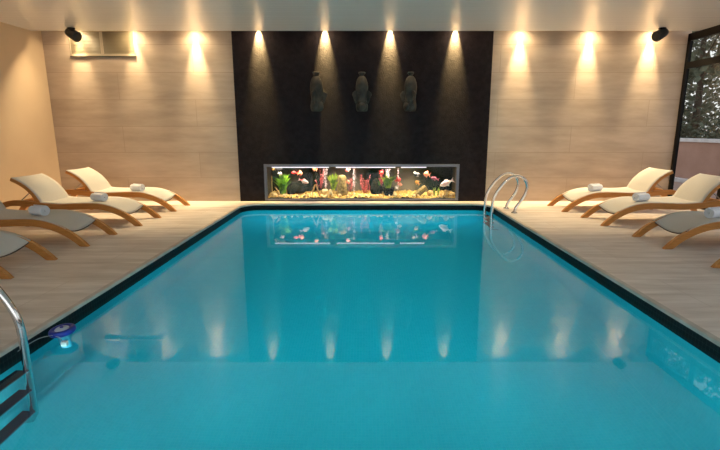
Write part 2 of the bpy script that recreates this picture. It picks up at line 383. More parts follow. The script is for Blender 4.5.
# ------------------------------------------------------------------ loungers
TOP = [(-.02, 0), (.03, .055), (.13, .140), (.25, .212), (.38, .262), (.50, .286), (.62, .293), (.80, .289), (1.0, .283), (1.2, .296), (1.35, .318), (1.50, .331), (1.62, .326), (1.74, .285), (1.86, .20), (1.95, .10), (2.01, 0)]
TOPS = [(p.x, p.z) for p in spline([(a, 0, b) for a, b in TOP], 5)]
def topz(s):
    for (a, za), (b, zb) in zip(TOPS[:-1], TOPS[1:]):
        if a <= s <= b: return za + (zb - za) * (s - a) / (b - a)
    return 0
BACK = [(1.22, .270), (1.262, .350), (1.308, .423), (1.37, .493), (1.436, .545), (1.50, .584), (1.562, .613)]
BK = [(p.x, p.z) for p in spline([(a, 0, b) for a, b in BACK], 5)]
def bar(pts, th, y0, y1, foot=False):
    """a board curved in the x-z plane: pts is its top edge, th its depth below it"""
    m = MB(); rows = []
    n = len(pts)
    for i, (x, z) in enumerate(pts):
        a = pts[max(0, i - 1)]; b = pts[min(n - 1, i + 1)]; d = Vector((b[0] - a[0], 0, b[1] - a[1])).normalized()
        t = th(i / (n - 1)) if callable(th) else th
        nx, nz = d.z * t, -d.x * t
        lx, lz = x + nx, z + nz
        if foot and (i == 0 or i == n - 1):      # sole cut level with the floor
            lx, lz = x + (t * 1.35 if i == 0 else -t * 1.35), 0
        elif foot: lz = max(lz, .002)
        rows.append([(x, y0, z), (x, y1, z), (lx, y1, lz), (lx, y0, lz)])
    v = [q for r in rows for q in r]; f = []
    for i in range(n - 1):
        for k in range(4): f.append((i * 4 + k, i * 4 + (k + 1) % 4, (i + 1) * 4 + (k + 1) % 4, (i + 1) * 4 + k))
    f.append((0, 1, 2, 3)); f.append((n * 4 - 4, n * 4 - 3, n * 4 - 2, n * 4 - 1))
    return m.add(v, f)
def make_lounger():
    root = empty('sun_lounger')
    hw = .30
    thick = lambda t: .062 + .012 * math.sin(PI * t)
    for s in (-1, 1):
        bar(TOPS, thick, s * hw, s * (hw - .045), True).build('side_rail', M['wood'], root, .006)
    # stiles of the raised back
    for s in (-1, 1):
        bar(BK, .042, s * (hw - .012), s * (hw - .047)).build('backrest_stile', M['wood'], root, .005)
    m = MB(); m.tube([(1.538, -hw + .03, .580), (1.538, hw - .03, .580)], .014, 8); m.build('head_bar', M['wood'], root)
    # fabric
    rows = []; N = 34; W = hw - .018
    for i in range(N + 1):
        s = .20 + (1.285 - .20) * i / N
        sag = .016 + .05 * max(0, 1 - (s - .20) / .35) ** 2
        rows.append([(s + .03 * (1 - (2 * k / 10 - 1) ** 2) * max(0, 1 - (s - .2) / .3), W * (2 * k / 10 - 1), topz(s) + .004 - sag * (1 - (2 * k / 10 - 1) ** 2)) for k in range(11)])
    MB().grid(rows).build('seat_sling', M['fabric'], root, solid=.006)
    hem = MB().tube([Vector(p) + Vector((0, 0, -.006)) for p in rows[0]], .006, 6); hem.build('sling_hem', M['hem'], root)
    rows = []
    for i, (x, z) in enumerate(BK):
        a = BK[max(0, i - 1)]; b = BK[min(len(BK) - 1, i + 1)]; d = Vector((b[0] - a[0], 0, b[1] - a[1])).normalized()
        rows.append([(x + (-d.z * .004 + d.z * .006 * (1 - (2 * k / 10 - 1) ** 2)), W * (2 * k / 10 - 1), z + d.x * .004 - d.x * .006 * (1 - (2 * k / 10 - 1) ** 2)) for k in range(11)])
    MB().grid(rows).build('backrest_sling', M['fabric'], root, solid=.006)
    # cross members
    for x, z in ((.62, .225), (1.30, .255), (1.66, .275)):
        MB().box((x - .022, -hw + .045, z - .02), (x + .022, hw - .045, z + .02)).build('cross_bar', M['wood'], root, .005)
    for s in (-1, 1):
        MB().tube([(1.37, s * (hw - .075), .435), (1.44, s * (hw - .075), .38), (1.56, s * (hw - .075), .285)], .007, 6).build('support_strut', M['strut'], root)
    return root
def make_towel():
    """a rolled towel lying along x, with the spiral of its layers at both ends"""
    root = empty('rolled_towel')
    prof = []
    for i in range(46):                         # spiral from core to rim
        a = i / 45 * 2 * PI * 3.2; r = .008 + .046 * i / 45
        prof.append((r * math.cos(a), r * math.sin(a)))
    L = .10; th = .0062; m = MB(); v = []
    n = len(prof)
    for j, (x, k) in enumerate(((-L, .93), (-L + .012, 1), (0, 1.01), (L - .012, 1), (L, .93))):
        for i, (y, z) in enumerate(prof):
            r = math.hypot(y, z); v.append((x, y * (r + th * k) / r, z * (r + th * k) / r + .056))
        for i, (y, z) in enumerate(prof):
            r = math.hypot(y, z); v.append((x, y * (r - th * k) / r, z * (r - th * k) / r + .056))
    f = []
    for j in range(4):
        for i in range(n - 1):
            for o in (0, n):
                a = j * 2 * n + o + i; b = (j + 1) * 2 * n + o + i; f.append((a, a + 1, b + 1, b))
    for j in (0, 4):
        for i in range(n - 1): a = j * 2 * n + i; f.append((a, a + 1, a + 1 + n, a + n))
    for i in (0, n - 1):
        for j in range(4): a = j * 2 * n + i; b = (j + 1) * 2 * n + i; f.append((a, a + n, b + n, b))
    m.add(v, f, True).build('towel_roll', M['towel'], root)
    MB().tube([(L - .03, .0, .1105), (0, .004, .1115), (-L + .03, .0, .1105)], .0035, 6).build('towel_edge', M['towel'], root)
    return root
LP = make_lounger(); TP = make_towel()
L_SPOTS = [  # x of the pool-side feet, y, side, label, towel (x, y, turn, label)
    (-2.855, 7.10, -1, 'left lounger closest to the far wall, curved wooden frame and beige sling', (-3.48, 7.00, -.38, 'rolled white towel on the left lounger closest to the far wall')),
    (-2.865, 6.03, -1, 'second left lounger from the far wall, beige sling and raised back', (-3.50, 6.00, -.38, 'rolled white towel on the second left lounger from the far wall')),
    (-2.925, 4.98, -1, 'third left lounger from the far wall, its raised back cut off by the photo edge', (-3.57, 4.96, -.38, 'rolled white towel on the third left lounger, the leftmost towel')),
    (-2.93, 3.91, -1, 'left lounger closest to the camera, only its pool-side end in view', None),
    (2.965, 7.07, 1, 'right lounger closest to the far wall, curved golden wood and cream sling', (3.53, 7.02, .36, 'rolled white towel on the right lounger closest to the far wall')),
    (3.035, 6.04, 1, 'second right lounger from the far wall, raised back in front of the window', (3.63, 5.99, .36, 'rolled white towel on the second right lounger from the far wall')),
    (3.09, 4.87, 1, 'third right lounger from the far wall, its raised back out of the photo', (3.73, 4.82, .36, 'rolled white towel on the third right lounger, the rightmost towel')),
    (3.11, 3.66, 1, 'right lounger closest to the camera, only one wooden foot in view', None)]
first = True
for x, y, sd, lab, tw in L_SPOTS:
    o = LP if first else copy_tree(LP)
    o.location = (x, y, 0); o.rotation_euler = (0, 0, PI if sd < 0 else 0)
    tag(o, lab, 'sun lounger', 'wooden sun loungers beside the pool')
    if tw:
        t = TP if first else copy_tree(TP)
        s = abs(tw[0] - x); t.location = (tw[0], tw[1], topz(s) - .010); t.rotation_euler = (0, 0, tw[2])
        tag(t, tw[3], 'towel', 'rolled white towels on the loungers')
    first = False

# ------------------------------------------------------------------ pool ladders
RAIL = [(-.13, -.70), (-.13, -.45), (-.13, -.12), (-.13, .12), (-.105, .24), (-.04, .36), (.05, .47), (.14, .535), (.23, .548), (.315, .50), (.362, .41), (.35, .30), (.295, .19), (.225, .09), (.20, 0)]
def make_ladder(name, x, y, sd, gap, label, nt, z0, dz):
    root = empty(name, (x, y, 0), 0 if sd > 0 else PI)
    for s in (-1, 1):
        yy = s * gap / 2
        p = spline([(a, yy, b) for a, b in RAIL], 5)
        hook = [(-.02, yy, -.79), (-.06, yy, -.79), (-.105, yy, -.775)]
        MB().tube(hook + p, .021, 12).build('hand_rail', M['chrome'], root)
        MB().lathe([(.045, 0), (.045, .008), (.036, .016), (.026, .02), (.022, .024)], 20, Matrix.Translation((.20, yy, .001))).build('floor_flange', M['chrome'], root)
    for k in range(nt):
        z = z0 - dz * k
        t = MB().box((-.148, -gap / 2 + .01, z - .022), (-.080, gap / 2 - .01, z - .004)).build('tread', M['chrome'], root, .004)
        MB().box((-.151, -gap / 2 + .015, z - .0045), (-.077, gap / 2 - .015, z + .004)).build('tread_pad', M['tread'], t, .002)
    tag(root, label, 'pool ladder', 'steel pool ladders')
make_ladder('pool_ladder', 2.0, 6.88, 1, .40, 'polished steel ladder with two hoop rails at the far right pool edge', 3, -.11, .27)
make_ladder('pool_ladder', -2.005, 2.11, -1, .46, 'steel ladder with dark treads at the near left pool edge', 3, -.11, .27)

# ------------------------------------------------------------------ floating dispenser by the left edge
root = empty('chlorine_dispenser', (-1.90, 2.70, ZW + .02)); root.scale = (.88, .88, .88)
R = Matrix.Rotation(math.radians(-3), 4, 'Y') @ Matrix.Rotation(math.radians(4), 4, 'X')
prof = [(.052, .030)] + [(.066 + .020 * math.cos(a), .045 + .022 * math.sin(a)) for a in [math.radians(k) for k in range(-150, 160, 20)]] + [(.048, .058)]
MB().lathe(prof, 32, R).build('float_ring', M['blue'], root)
ld = MB().lathe([(.046, .046), (.046, .060), (.040, .066), (.012, .070)], 24, R).build('lid', M['lid'], root)
MB().lathe([(.012, .068), (.012, .076), (.008, .078)], 12, R).build('knob', M['blue'], ld)
MB().lathe([(.030, -.17), (.036, -.165), (.038, .0), (.046, .03)], 20, R).build('basket', M['cyan'], root)
bk = MB().box((.035, -.095, -.05), (.075, -.065, .0)).build('dosing_tab', M['white'], root, .004)
MB().tube(spline([(-.02, -.08, .045), (-.055, -.16, .06), (-.075, -.26, .055), (-.08, -.33, .05)]), .0025, 5).build('cord', M['wire'], root)
MB().tube(spline([(-.02, -.085, .045), (.03, -.088, .03), (.05, -.09, .0)]), .0025, 5).build('clip_cord', M['wire'], root)
tag(root, 'round blue floating dispenser with pale lid beside the near left ladder', 'pool float')

# ------------------------------------------------------------------ ceiling speakers
def speaker(x, y, rz, label):
    root = empty('ceiling_speaker', (x, y, ZC), rz)
    MB().lathe([(.055, 0), (.055, -.014), (.045, -.02), (.02, -.022)], 20, Matrix.Translation((0, 0, -.0005))).build('mounting_plate', M['black'], root)
    MB().tube([(0, 0, -.018), (0, 0, -.04)], .02, 10).build('swivel_arm', M['black'], root)
    T = Matrix.Translation((.02, 0, -.092)) @ Matrix.Rotation(math.radians(115), 4, 'Y')
    MB().lathe([(.03, -.105), (.055, -.10), (.066, -.06), (.072, .0), (.078, .09), (.074, .10)], 24, T).build('housing', M['black'], root)
    MB().lathe([(.070, .098), (.060, .106), (.02, .11)], 24, T).build('grille', M['black'], root)
    tag(root, label, 'speaker', 'black ceiling speakers')
speaker(-4.45, 7.42, math.radians(-18), 'black swivel speaker on the ceiling above the wall vent')
speaker(4.50, 7.42, math.radians(198), 'black swivel speaker on the ceiling near the window corner')

# ------------------------------------------------------------------ wall vent
VX0, VX1, VZ0, VZ1 = -4.77, -3.71, 2.37, 2.78
root = empty('air_vent', ((VX0 + VX1) / 2, YB, VZ0)); hwv = (VX1 - VX0) / 2; hv = VZ1 - VZ0
m = MB(); e = .035
m.box((-hwv, -.010, 0), (hwv, 0, e)); m.box((-hwv, -.010, hv - e), (hwv, 0, hv)); m.box((-hwv, -.010, e), (-hwv + .02, 0, hv - e)); m.box((hwv - .02, -.010, e), (hwv, 0, hv - e)); m.box((-.03, -.010, e), (.015, 0, hv - e))
m.build('vent_frame', M['ventframe'], root, .003)
MB().box((-hwv - .005, -.012, -.012), (hwv + .005, 0, 0)).build('painted_shadow_strip', M['frame'], root)  # dark strip modelled in place of the shade below the vent
for x0, x1 in ((-hwv + .02, -.03), (.015, hwv - .02)):
    m = MB().box((x0, -.003, e), (x1, -.001, hv - e)); nl = 16
    for k in range(nl):
        z = e + (hv - 2 * e) * (k + .5) / nl; m.add([(x0, -.009, z - .009), (x1, -.009, z - .009), (x1, -.003, z + .007), (x0, -.003, z + .007)], [(0, 1, 2, 3)])
    m.build('louvre_panel', M['grille'], root)
tag(root, 'wide cream framed double air vent high on the far left wall', 'vent')

# ------------------------------------------------------------------ fish fountain sculptures
def sculpture(x, turn, label):
    root = empty('fish_sculpture', (x, YB - .03, 1.50), 0)
    T = Matrix.Translation((0, -.11, 0)) @ Matrix.Rotation(turn, 4, 'Z')
    m = MB(); prof = [(.02, .555), (.045, .545), (.075, .51), (.098, .45), (.108, .38), (.104, .30), (.092, .235), (.088, .19), (.098, .14), (.106, .09), (.102, .03), (.085, .0)]
    m.lathe(prof[::-1], 20, T, .94, 1.0)
    # the back plate that ties it to the wall
    m.box((-.06, -.06, .05), (.06, 0, .45))
    b = m.build('body', M['stone_dark'], root)
    t = MB(); t.lathe([(.036, .53), (.034, .56), (.055, .585), (.058, .60), (.045, .612), (.02, .615)], 14, T, 1.0, .8)
    t.build('tail_stub', M['stone_dark'], root)
    for s in (-1, 1):
        f = MB(); out = [(.070, .33), (.118, .315), (.150, .285), (.158, .25), (.140, .215), (.128, .17), (.108, .125), (.088, .10), (.072, .115), (.078, .20), (.074, .27)]
        v = []; nO = len(out)
        for dy in (-.055, -.025): v += [T @ Vector((s * px_, dy - .35 * (px_ - .07), pz_)) for px_, pz_ in out]
        f.add(v, [tuple(range(nO)), tuple(range(2 * nO - 1, nO - 1, -1))] + [(i, (i + 1) % nO, nO + (i + 1) % nO, nO + i) for i in range(nO)])
        f.build('fin', M['stone_dark'], root, .008)
    mo = MB(); mo.lathe([(.050, .0), (.062, .02), (.05, .04)], 16, T @ Matrix.Translation((0, -.085, .07)) @ Matrix.Rotation(PI / 2, 4, 'X'))
    mo.build('mouth', M['stone_dark'], root)
    for s in (-1, 1):
        ey = MB(); ey.lathe([(.004, -.014), (.013, -.008), (.016, 0), (.013, .008), (.004, .014)], 10, T @ Matrix.Translation((s * .06, -.075, .155)))
        ey.build('eye', M['stone_dark'], root)
    d = MB(); rows = []
    tag(root, label, 'sculpture', 'stone fish sculptures on the dark wall')
sculpture(-.785, .75, 'left stone fish sculpture on the dark wall, turned to the right')
sculpture(-.05, 0, 'middle stone fish sculpture on the dark wall, facing straight out')
sculpture(.735, -.75, 'right stone fish sculpture on the dark wall, turned to the left')

# ------------------------------------------------------------------ aquarium
YG = YB - .04; YT = YB + .55
root = empty('aquarium', ((AX0 + AX1) / 2, YG, AZ0)); ox = (AX0 + AX1) / 2
def rel(p): return (p[0] - ox, p[1] - YG, p[2] - AZ0)
fw = .048
m = MB()
for a, b in (((AX0, YG, AZ0), (AX1, YG + .05, AZ0 + .030)), ((AX0, YG, AZ1 - .045), (AX1, YG + .05, AZ1)), ((AX0, YG, AZ0 + .03), (AX0 + fw, YG + .05, AZ1 - .045)), ((AX1 - fw, YG, AZ0 + .03), (AX1, YG + .05, AZ1 - .045))):
    m.box(rel(a), rel(b))
m.build('tank_frame', M['alu'], root, .004)
m = MB().add([rel(p) for p in ((AX0 + .03, YG + .03, AZ0 + .02), (AX1 - .03, YG + .03, AZ0 + .02), (AX1 - .03, YG + .03, AZ1 - .03), (AX0 + .03, YG + .03, AZ1 - .03))], [(0, 1, 2, 3)])
m.build('front_glass', M['tankglass'], root)
M['tankback'] = noisy('murky_green_backdrop', (.006, .009, .005), (.15, .125, .085), 1.1, (1, 1, .2), .8, 0, 2, .3, .40, .60)
def backdrop():
    # backdrop: dark green patches between paler grey stretches, darkest at the right end
    m = mat('patchy_backdrop', rough=.85, spec=.1); t = nd(m, 'ShaderNodeTexCoord'); sp_ = nd(m, 'ShaderNodeSeparateXYZ'); lk(m, t, 'Object', sp_, 0)
    n = nd(m, 'ShaderNodeTexNoise', Scale=3., Detail=3.); lk(m, t, 'Object', n, 'Vector')
    a = nd(m, 'ShaderNodeMath', operation='MULTIPLY_ADD'); lk(m, n, 'Fac', a, 0); a.inputs[1].default_value = .25; lk(m, sp_, 'X', a, 2)
    r_ = nd(m, 'ShaderNodeMapRange'); r_.inputs['From Min'].default_value = -1.72 + .125; r_.inputs['From Max'].default_value = 1.72 + .125; lk(m, a, 0, r_, 'Value')
    c = nd(m, 'ShaderNodeValToRGB'); e = c.color_ramp.elements
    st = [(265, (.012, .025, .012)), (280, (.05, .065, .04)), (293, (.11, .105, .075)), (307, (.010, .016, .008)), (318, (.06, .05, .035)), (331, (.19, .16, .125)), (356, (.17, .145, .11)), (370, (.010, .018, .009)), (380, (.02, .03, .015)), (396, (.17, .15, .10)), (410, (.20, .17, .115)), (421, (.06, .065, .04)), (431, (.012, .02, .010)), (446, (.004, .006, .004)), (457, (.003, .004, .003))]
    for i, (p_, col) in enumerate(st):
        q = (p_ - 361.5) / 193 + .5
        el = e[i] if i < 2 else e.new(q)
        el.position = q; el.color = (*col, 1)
    lk(m, r_, 'Result', c, 'Fac'); lk(m, c, 'Color', bsdf(m), 'Base Color'); return m
MB().box(rel((AX0, YT, AZ0)), rel((AX1, YT + .02, AZ1))).build('backdrop', backdrop(), root)
m = MB(); m.box(rel((AX0, YG + .05, AZ0)), rel((AX0 + .01, YT, AZ1))); m.box(rel((AX1 - .01, YG + .05, AZ0)), rel((AX1, YT, AZ1)))
m.box(rel((AX0, YG + .05, AZ0)), rel((AX1, YT, AZ0 + .01))); m.box(rel((AX0, YG + .05, AZ1 - .01)), rel((AX1, YT, AZ1)))
m.build('tank_shell', M['tankback'], root)
M['tube'] = mat('tank_tube', (1, .9, .95), .5, emit=(.95, .86, 1), estr=.75)
m = MB(); 
for a, b in ((AX0 + .12, -.62), (-.5, .52), (.62, AX1 - .55)):
    m.tube([rel((a, YG + .10, AZ1 - .056)), rel((b, YG + .10, AZ1 - .054))], .012, 8)
m.build('light_tube', M['tube'], root)
tag(root, 'long low lit aquarium with grey metal frame set in the dark wall', 'aquarium')
# gravel
g = MB(); rows = []
r = random.Random(3)
for j in range(13):
    y = YG + .035 + (YT - YG - .04) * j / 12
    rows.append([(AX0 + .012 + (AX1 - AX0 - .024) * i / 220, y, AZ0 + .03 + .012 * j / 3 + .014 * math.sin(i * .13 + j) + r.uniform(0, .03) * (r.random() ** 2 + .3)) for i in range(221)])
g.grid(rows, False)
M['gravel'] = noisy('yellow_gravel', (.34, .18, .02), (.90, .62, .17), 40, (1, 1, 1), .7, .8)
o = g.build('tank_gravel', M['gravel']); tag(o, 'yellow gravel bed covering the aquarium floor', 'gravel', kind='stuff')
F = 460.; TH = math.atan(95 / 460); CT, ST = math.cos(TH), math.sin(TH)
def at(px, py, Y):                                 # a point of the tank, read off the photograph, at depth Y
    u = (px - 365) / F; v = (225 - py) / F; t = Y / (CT + v * ST); return Vector((u * t, Y, 1.2 + (-ST + v * CT) * t))
PXM = 8.0 / 460.                                   # metres per pixel in the tank
M['rock'] = [noisy('cream_rock', (.50, .33, .11), (.88, .70, .38), 20, (1, 1, 1), .8, .6), noisy('ochre_rock', (.36, .20, .05), (.66, .44, .15), 20, (1, 1, 1), .8, .6), noisy('dark_rock', (.004, .005, .003), (.020, .020, .010), 20, (1, 1, 1), .9, .6, spec=.05), noisy('tan_rock', (.13, .085, .02), (.40, .28, .09), 26, (1, 1, 1), .8, .6)]
def rock(px, py, w, h, k, Y, label, group='stones in the aquarium', seed=0, jag=.16):
    p = at(px, py, Y); o = MB().blob((0, 0, 0), (w * PXM / 2, min(w, h) * PXM / 2, h * PXM / 2), 2, jag, seed).build('aquarium_rock', M['rock'][k]); o.location = p
    tag(o, label, 'rock', group)
for i, (a, b, w, h, k, lab) in enumerate([
        (274, 195, 7, 6, 0, 'round cream rock in the left front corner of the aquarium'),
        (281, 196, 5, 3, 1, 'flat ochre rock beside the left corner rock of the aquarium'),
        (286, 195.5, 6, 4, 1, 'ochre rock just below the left leafy water plant'),
        (306, 196, 5, 4, 1, 'small ochre rock left of the wooden arch in the aquarium'),
        (311.5, 195, 4, 5, 0, 'upright cream rock beside the foot of the wooden arch'),
        (325, 191, 6.5, 4.5, 0, 'pale cream rock right of the wooden arch, uppermost of its pile'),
        (330.5, 193, 4.5, 7, 0, 'blocky cream rock standing left of the tall pillar rock'),
        (325, 197, 5, 4, 0, 'cream rock at the foot of the pale rock pile'),
        (350.5, 195, 5, 5, 1, 'ochre rock right of the tall pillar rock'),
        (373, 197, 8, 4, 1, 'low ochre rock in the middle of the aquarium'),
        (380, 196, 6, 4.5, 1, 'ochre rock left of the dark plant pot'),
        (394, 195, 6, 6, 0, 'cream rock right of the dark plant pot'),
        (400, 196.5, 4, 4, 0, 'small cream rock below the red and white fish'),
        (430, 193.5, 6, 7, 1, 'yellow rock beside the slanted slab'),
        (442, 195, 5, 6, 1, 'ochre rock left of the right corner stack in the aquarium'),
        (447, 194, 6, 8, 1, 'knobbly ochre rock in the middle of the right corner stack'),
        (452.5, 195, 5, 7, 1, 'yellow rock nearest the right end of the aquarium')]):
    rock(a, b, w, h, k, YG + .12 + .05 * (i % 3), lab, seed=i + 10)
for i, (a, b, w, h, lab) in enumerate([
        (296, 189, 18, 15, 'wide dark rock behind the left leafy plant in the aquarium'),
        (316, 181, 7, 22, 'tall dark rock rising behind the wooden arch'),
        (366, 195.5, 11, 5, 'flat dark rock under the pink coral'),
        (376, 188, 12, 20, 'shadowy dark rock behind the middle of the aquarium'),
        (445, 184, 8, 6, 'dark rock low behind the large white fish')][:4]):
    rock(a, b, w, h, 2, YG + .36, lab, seed=i + 53, jag=.3)
rs = random.Random(21)
stone = MB().blob((0, 0, 0), (.030, .026, .022), 2, .2, 5).build('pebble', M['rock'][0])
for i in range(30):
    o = stone if i == 0 else stone.copy()
    if i: COL.objects.link(o)
    o.location = (AX0 + .12 + (AX1 - AX0 - .24) * (i + rs.uniform(-.3, .3)) / 29, YG + .075 + rs.uniform(0, .03), AZ0 + .062 + rs.uniform(0, .006))
    k = rs.uniform(.7, 1.25); o.scale = (k, k, k * rs.uniform(.8, 1.1)); o.rotation_euler = (rs.uniform(0, 6), rs.uniform(0, 6), rs.uniform(0, 6))
    tag(o, 'small cream pebble lying loose along the front of the aquarium gravel', 'pebble', 'pebbles along the front of the aquarium')
# pillar rock
p = at(342, 186.5, YG + .2); o = MB().lathe([(.085, -.19), (.10, -.12), (.085, -.02), (.075, .08), (.078, .15), (.06, .19), (.03, .2)], 9, None, 1, .7); o = o.build('pillar_rock', M['rock'][3]); o.location = p
tag(o, 'tall tan pillar rock standing left of centre in the aquarium', 'rock')
# slanted slab
p = at(420.5, 191.5, YG + .18); o = MB().box((-.135, -.04, -.05), (.125, .05, .04)).build('slab_rock', M['rock'][3], None, .012); o.location = p; o.rotation_euler = (.3, math.radians(-37), .1)
tag(o, 'slanted flat tan slab leaning on the gravel right of centre', 'rock')
# wooden arch
M['drift'] = noisy('driftwood', (.28, .16, .05), (.50, .33, .13), 20, (1, 1, .3), .8, .6)
p = at(316, 197, YG + .16)
o = MB().tube(spline([(-.10, 0, -.02), (-.045, 0, .12), (.0, 0, .215), (.03, .02, .12), (.075, .03, -.02)], 5), .014, 7).build('driftwood_arch', M['drift']); o.location = p
tag(o, 'thin driftwood arch standing left of the pale rocks', 'driftwood')
p = at(272.5, 193, YG + .16)
o = MB().tube(spline([(.01, 0, -.03), (-.005, 0, .1), (0, .0, .30)], 5), [.013 - .0006 * i for i in range(11)], 7).build('driftwood_stick', M['drift']); o.location = p
tag(o, 'upright pale stick near the left end of the aquarium', 'driftwood')
p = at(277, 191, YG + .17)
o = MB().tube(spline([(.05, 0, -.06), (.0, 0, .02), (-.03, 0, .07)], 5), .013, 7).build('driftwood_branch', M['drift']); o.location = p
tag(o, 'short slanting branch at the foot of the upright stick', 'driftwood')
# plants
def leafmat(name, a, b): return noisy(name, a, b, 9, (1, 1, 1), .5, 0, 3, .3, .42, .58)
M['plant'] = [leafmat('bright_green_leaf', (.03, .10, .006), (.20, .42, .02)), leafmat('yellow_green_leaf', (.07, .13, .006), (.36, .48, .03)), leafmat('pink_leaf', (.50, .05, .06), (.85, .30, .30)), mat('dark_green_leaf', (.03, .07, .02), .5), mat('dark_red_leaf', (.24, .03, .025), .6)]
def plant(px, py, w, h, k, n, name, label, cat, Y, lw=.03, droop=.3, seed=0):
    r = random.Random(seed); root = empty(name, at(px, py, Y)); W = w * PXM; H = h * PXM
    for i in range(3): pass
    m = MB(); st = MB()
    for i in range(n):
        a = r.uniform(0, 6.28); R_ = W * .5 * r.uniform(.2, 1); hh = H * r.uniform(.55, 1)
        b = Vector((R_ * .25 * math.cos(a), R_ * .2 * math.sin(a), 0)); e = Vector((R_ * math.cos(a), R_ * .5 * math.sin(a), hh))
        mid = (b + e) / 2 + Vector((0, 0, hh * droop * .5)) - Vector((R_ * .2 * math.cos(a), 0, 0))
        pts = spline([b, mid, e], 5); side = Vector((-math.sin(a) + .6, math.cos(a) * .4, r.uniform(-.3, .3))).normalized()
        rows = []
        for q, c in enumerate(pts):
            ww = lw * math.sin(PI * min(1, .12 + .88 * q / (len(pts) - 1))) ** .8 + .001
            rows.append([c - side * ww, c + Vector((0, -.004, 0)), c + side * ww])
        m.grid(rows)
        st.tube([pts[0], pts[len(pts) // 2], pts[-2]], .0035, 5)
    st.build('stem', M['plant'][k], root); m.build('leaves', M['plant'][k], root)
    tag(root, label, cat); return root
plant(283, 194, 21, 21, 0, 60, 'water_plant', 'bushy bright green water plant near the left end of the aquarium', 'water plant', YG + .24, .013, .3, 1)
plant(333.5, 190, 14, 18, 1, 26, 'water_plant', 'yellow-green water plant left of the tall pillar rock', 'water plant', YG + .30, .016, .2, 2)
plant(388, 188, 22, 14, 1, 30, 'water_plant', 'broad leafed yellow-green plant in the dark pot', 'water plant', YG + .22, .020, .25, 3)
plant(379, 187, 9, 8, 0, 9, 'water_plant', 'small green plant left of the potted one', 'water plant', YG + .30, .016, .2, 4)
plant(434, 196, 5, 10, 1, 7, 'water_plant', 'thin grassy plant right of the slanted slab', 'water plant', YG + .22, .009, .1, 5)
plant(438, 196, 4, 10, 1, 5, 'water_plant', 'thin upright plant left of the right corner rocks', 'water plant', YG + .25, .012, .1, 6)
# pot
p = at(388.5, 196, YG + .2); o = MB().lathe([(.055, -.02), (.075, .03), (.095, .09), (.105, .15), (.09, .15), (.07, .10)], 18).build('plant_pot', M['rock'][2]); o.location = p; tag(o, 'dark rounded pot under the broad leafed plant', 'pot')
# corals
def coral(px, py, w, h, label, seed, k=2, n=12):
    r = random.Random(seed); root = empty('coral', at(px, py, YG + .28)); b = MB(); t = MB()
    W = w * PXM; H = h * PXM
    for i in range(n):
        x = r.uniform(-.5, .5) * W; hh = H * r.uniform(.35, 1); y = r.uniform(-.05, .05)
        pts = spline([(x * .3, y, 0), (x * .8 + r.uniform(-.02, .02), y, hh * .5), (x + r.uniform(-.02, .02), y, hh)], 3)
        b.tube(pts, .0045, 5)
        for q in pts[2:]: t.blob((q.x + r.uniform(-.02, .02), q.y - .006, q.z), (.0075, .007, .0075), 1, .2, i)
    b.build('branches', M['plant'][4], root); t.build('polyps', M['plant'][k], root)
    tag(root, label, 'coral', 'pink corals in the aquarium'); return root
coral(365, 193, 9, 20, 'bushy red and pink coral on the flat dark rock near the centre', 1)
coral(320.5, 188, 8, 21, 'pink coral on the tall dark rock left of centre', 2, n=9)
coral(350, 192, 4, 14, 'thin dark red coral right of the tall pillar rock', 3, n=6)
coral(382, 186, 6, 19, 'pink coral behind the potted plant', 4, n=8)
# bubbles
M['bubble'] = mat('air_bubble', (1, .80, .84), .1); bsdf(M['bubble']).inputs['Alpha'].default_value = .75
def bubbles(px, label, sp, seed, y0=196):
    r = random.Random(seed); m = MB(); top = at(px, 168.5, YG + .22); bot = at(px, y0, YG + .22)
    for i in range(150):
        t = r.random(); q = bot.lerp(top, t); s = r.uniform(.003, .0065)
        m.blob((q.x - bot.x + r.gauss(0, sp * (.4 + t)), r.gauss(0, .02), q.z - bot.z), (s, s, s), 1, 0, i)
    o = m.build('bubble_column', M['bubble']); o.location = bot; tag(o, label, 'bubbles', kind='stuff')
bubbles(325.5, 'pale bubbles rising left of the tall pillar rock', .022, 1, 188)
bubbles(354, 'pink-white bubbles rising left of the red coral', .014, 2)
bubbles(388, 'bright bubbles below the light tube above the potted plant', .020, 3, 178)
bubbles(398, 'thin line of bubbles beside the red and white fish', .005, 4, 190)
# fish
def fishmat(name, a, b, sc_=22, lo=.45, hi=.55): return noisy(name, a, b, sc_, (1, 1, 1), .35, 0, 2, .5, lo, hi)
FM = {'red': fishmat('red_scales', (.60, .03, .03), (.75, .08, .06)), 'orange': fishmat('orange_scales', (.85, .22, .10), (.90, .34, .20)), 'white': fishmat('white_scales', (.80, .66, .60), (.90, .80, .74)),
      'black': fishmat('black_scales', (.012, .012, .016), (.03, .03, .035)), 'koi': fishmat('red_white_scales', (.80, .12, .12), (.88, .74, .70), 16), 'amber': fishmat('amber_scales', (.75, .32, .06), (.85, .45, .12)),
      'maroon': fishmat('maroon_scales', (.20, .03, .06), (.42, .10, .14)), 'stripe': fishmat('grey_black_scales', (.02, .02, .02), (.60, .50, .46), 18), 'pinkish': fishmat('pink_white_scales', (.86, .50, .45), (.92, .80, .75), 14)}
M['eye'] = mat('fish_eye', (.01, .01, .01), .2)
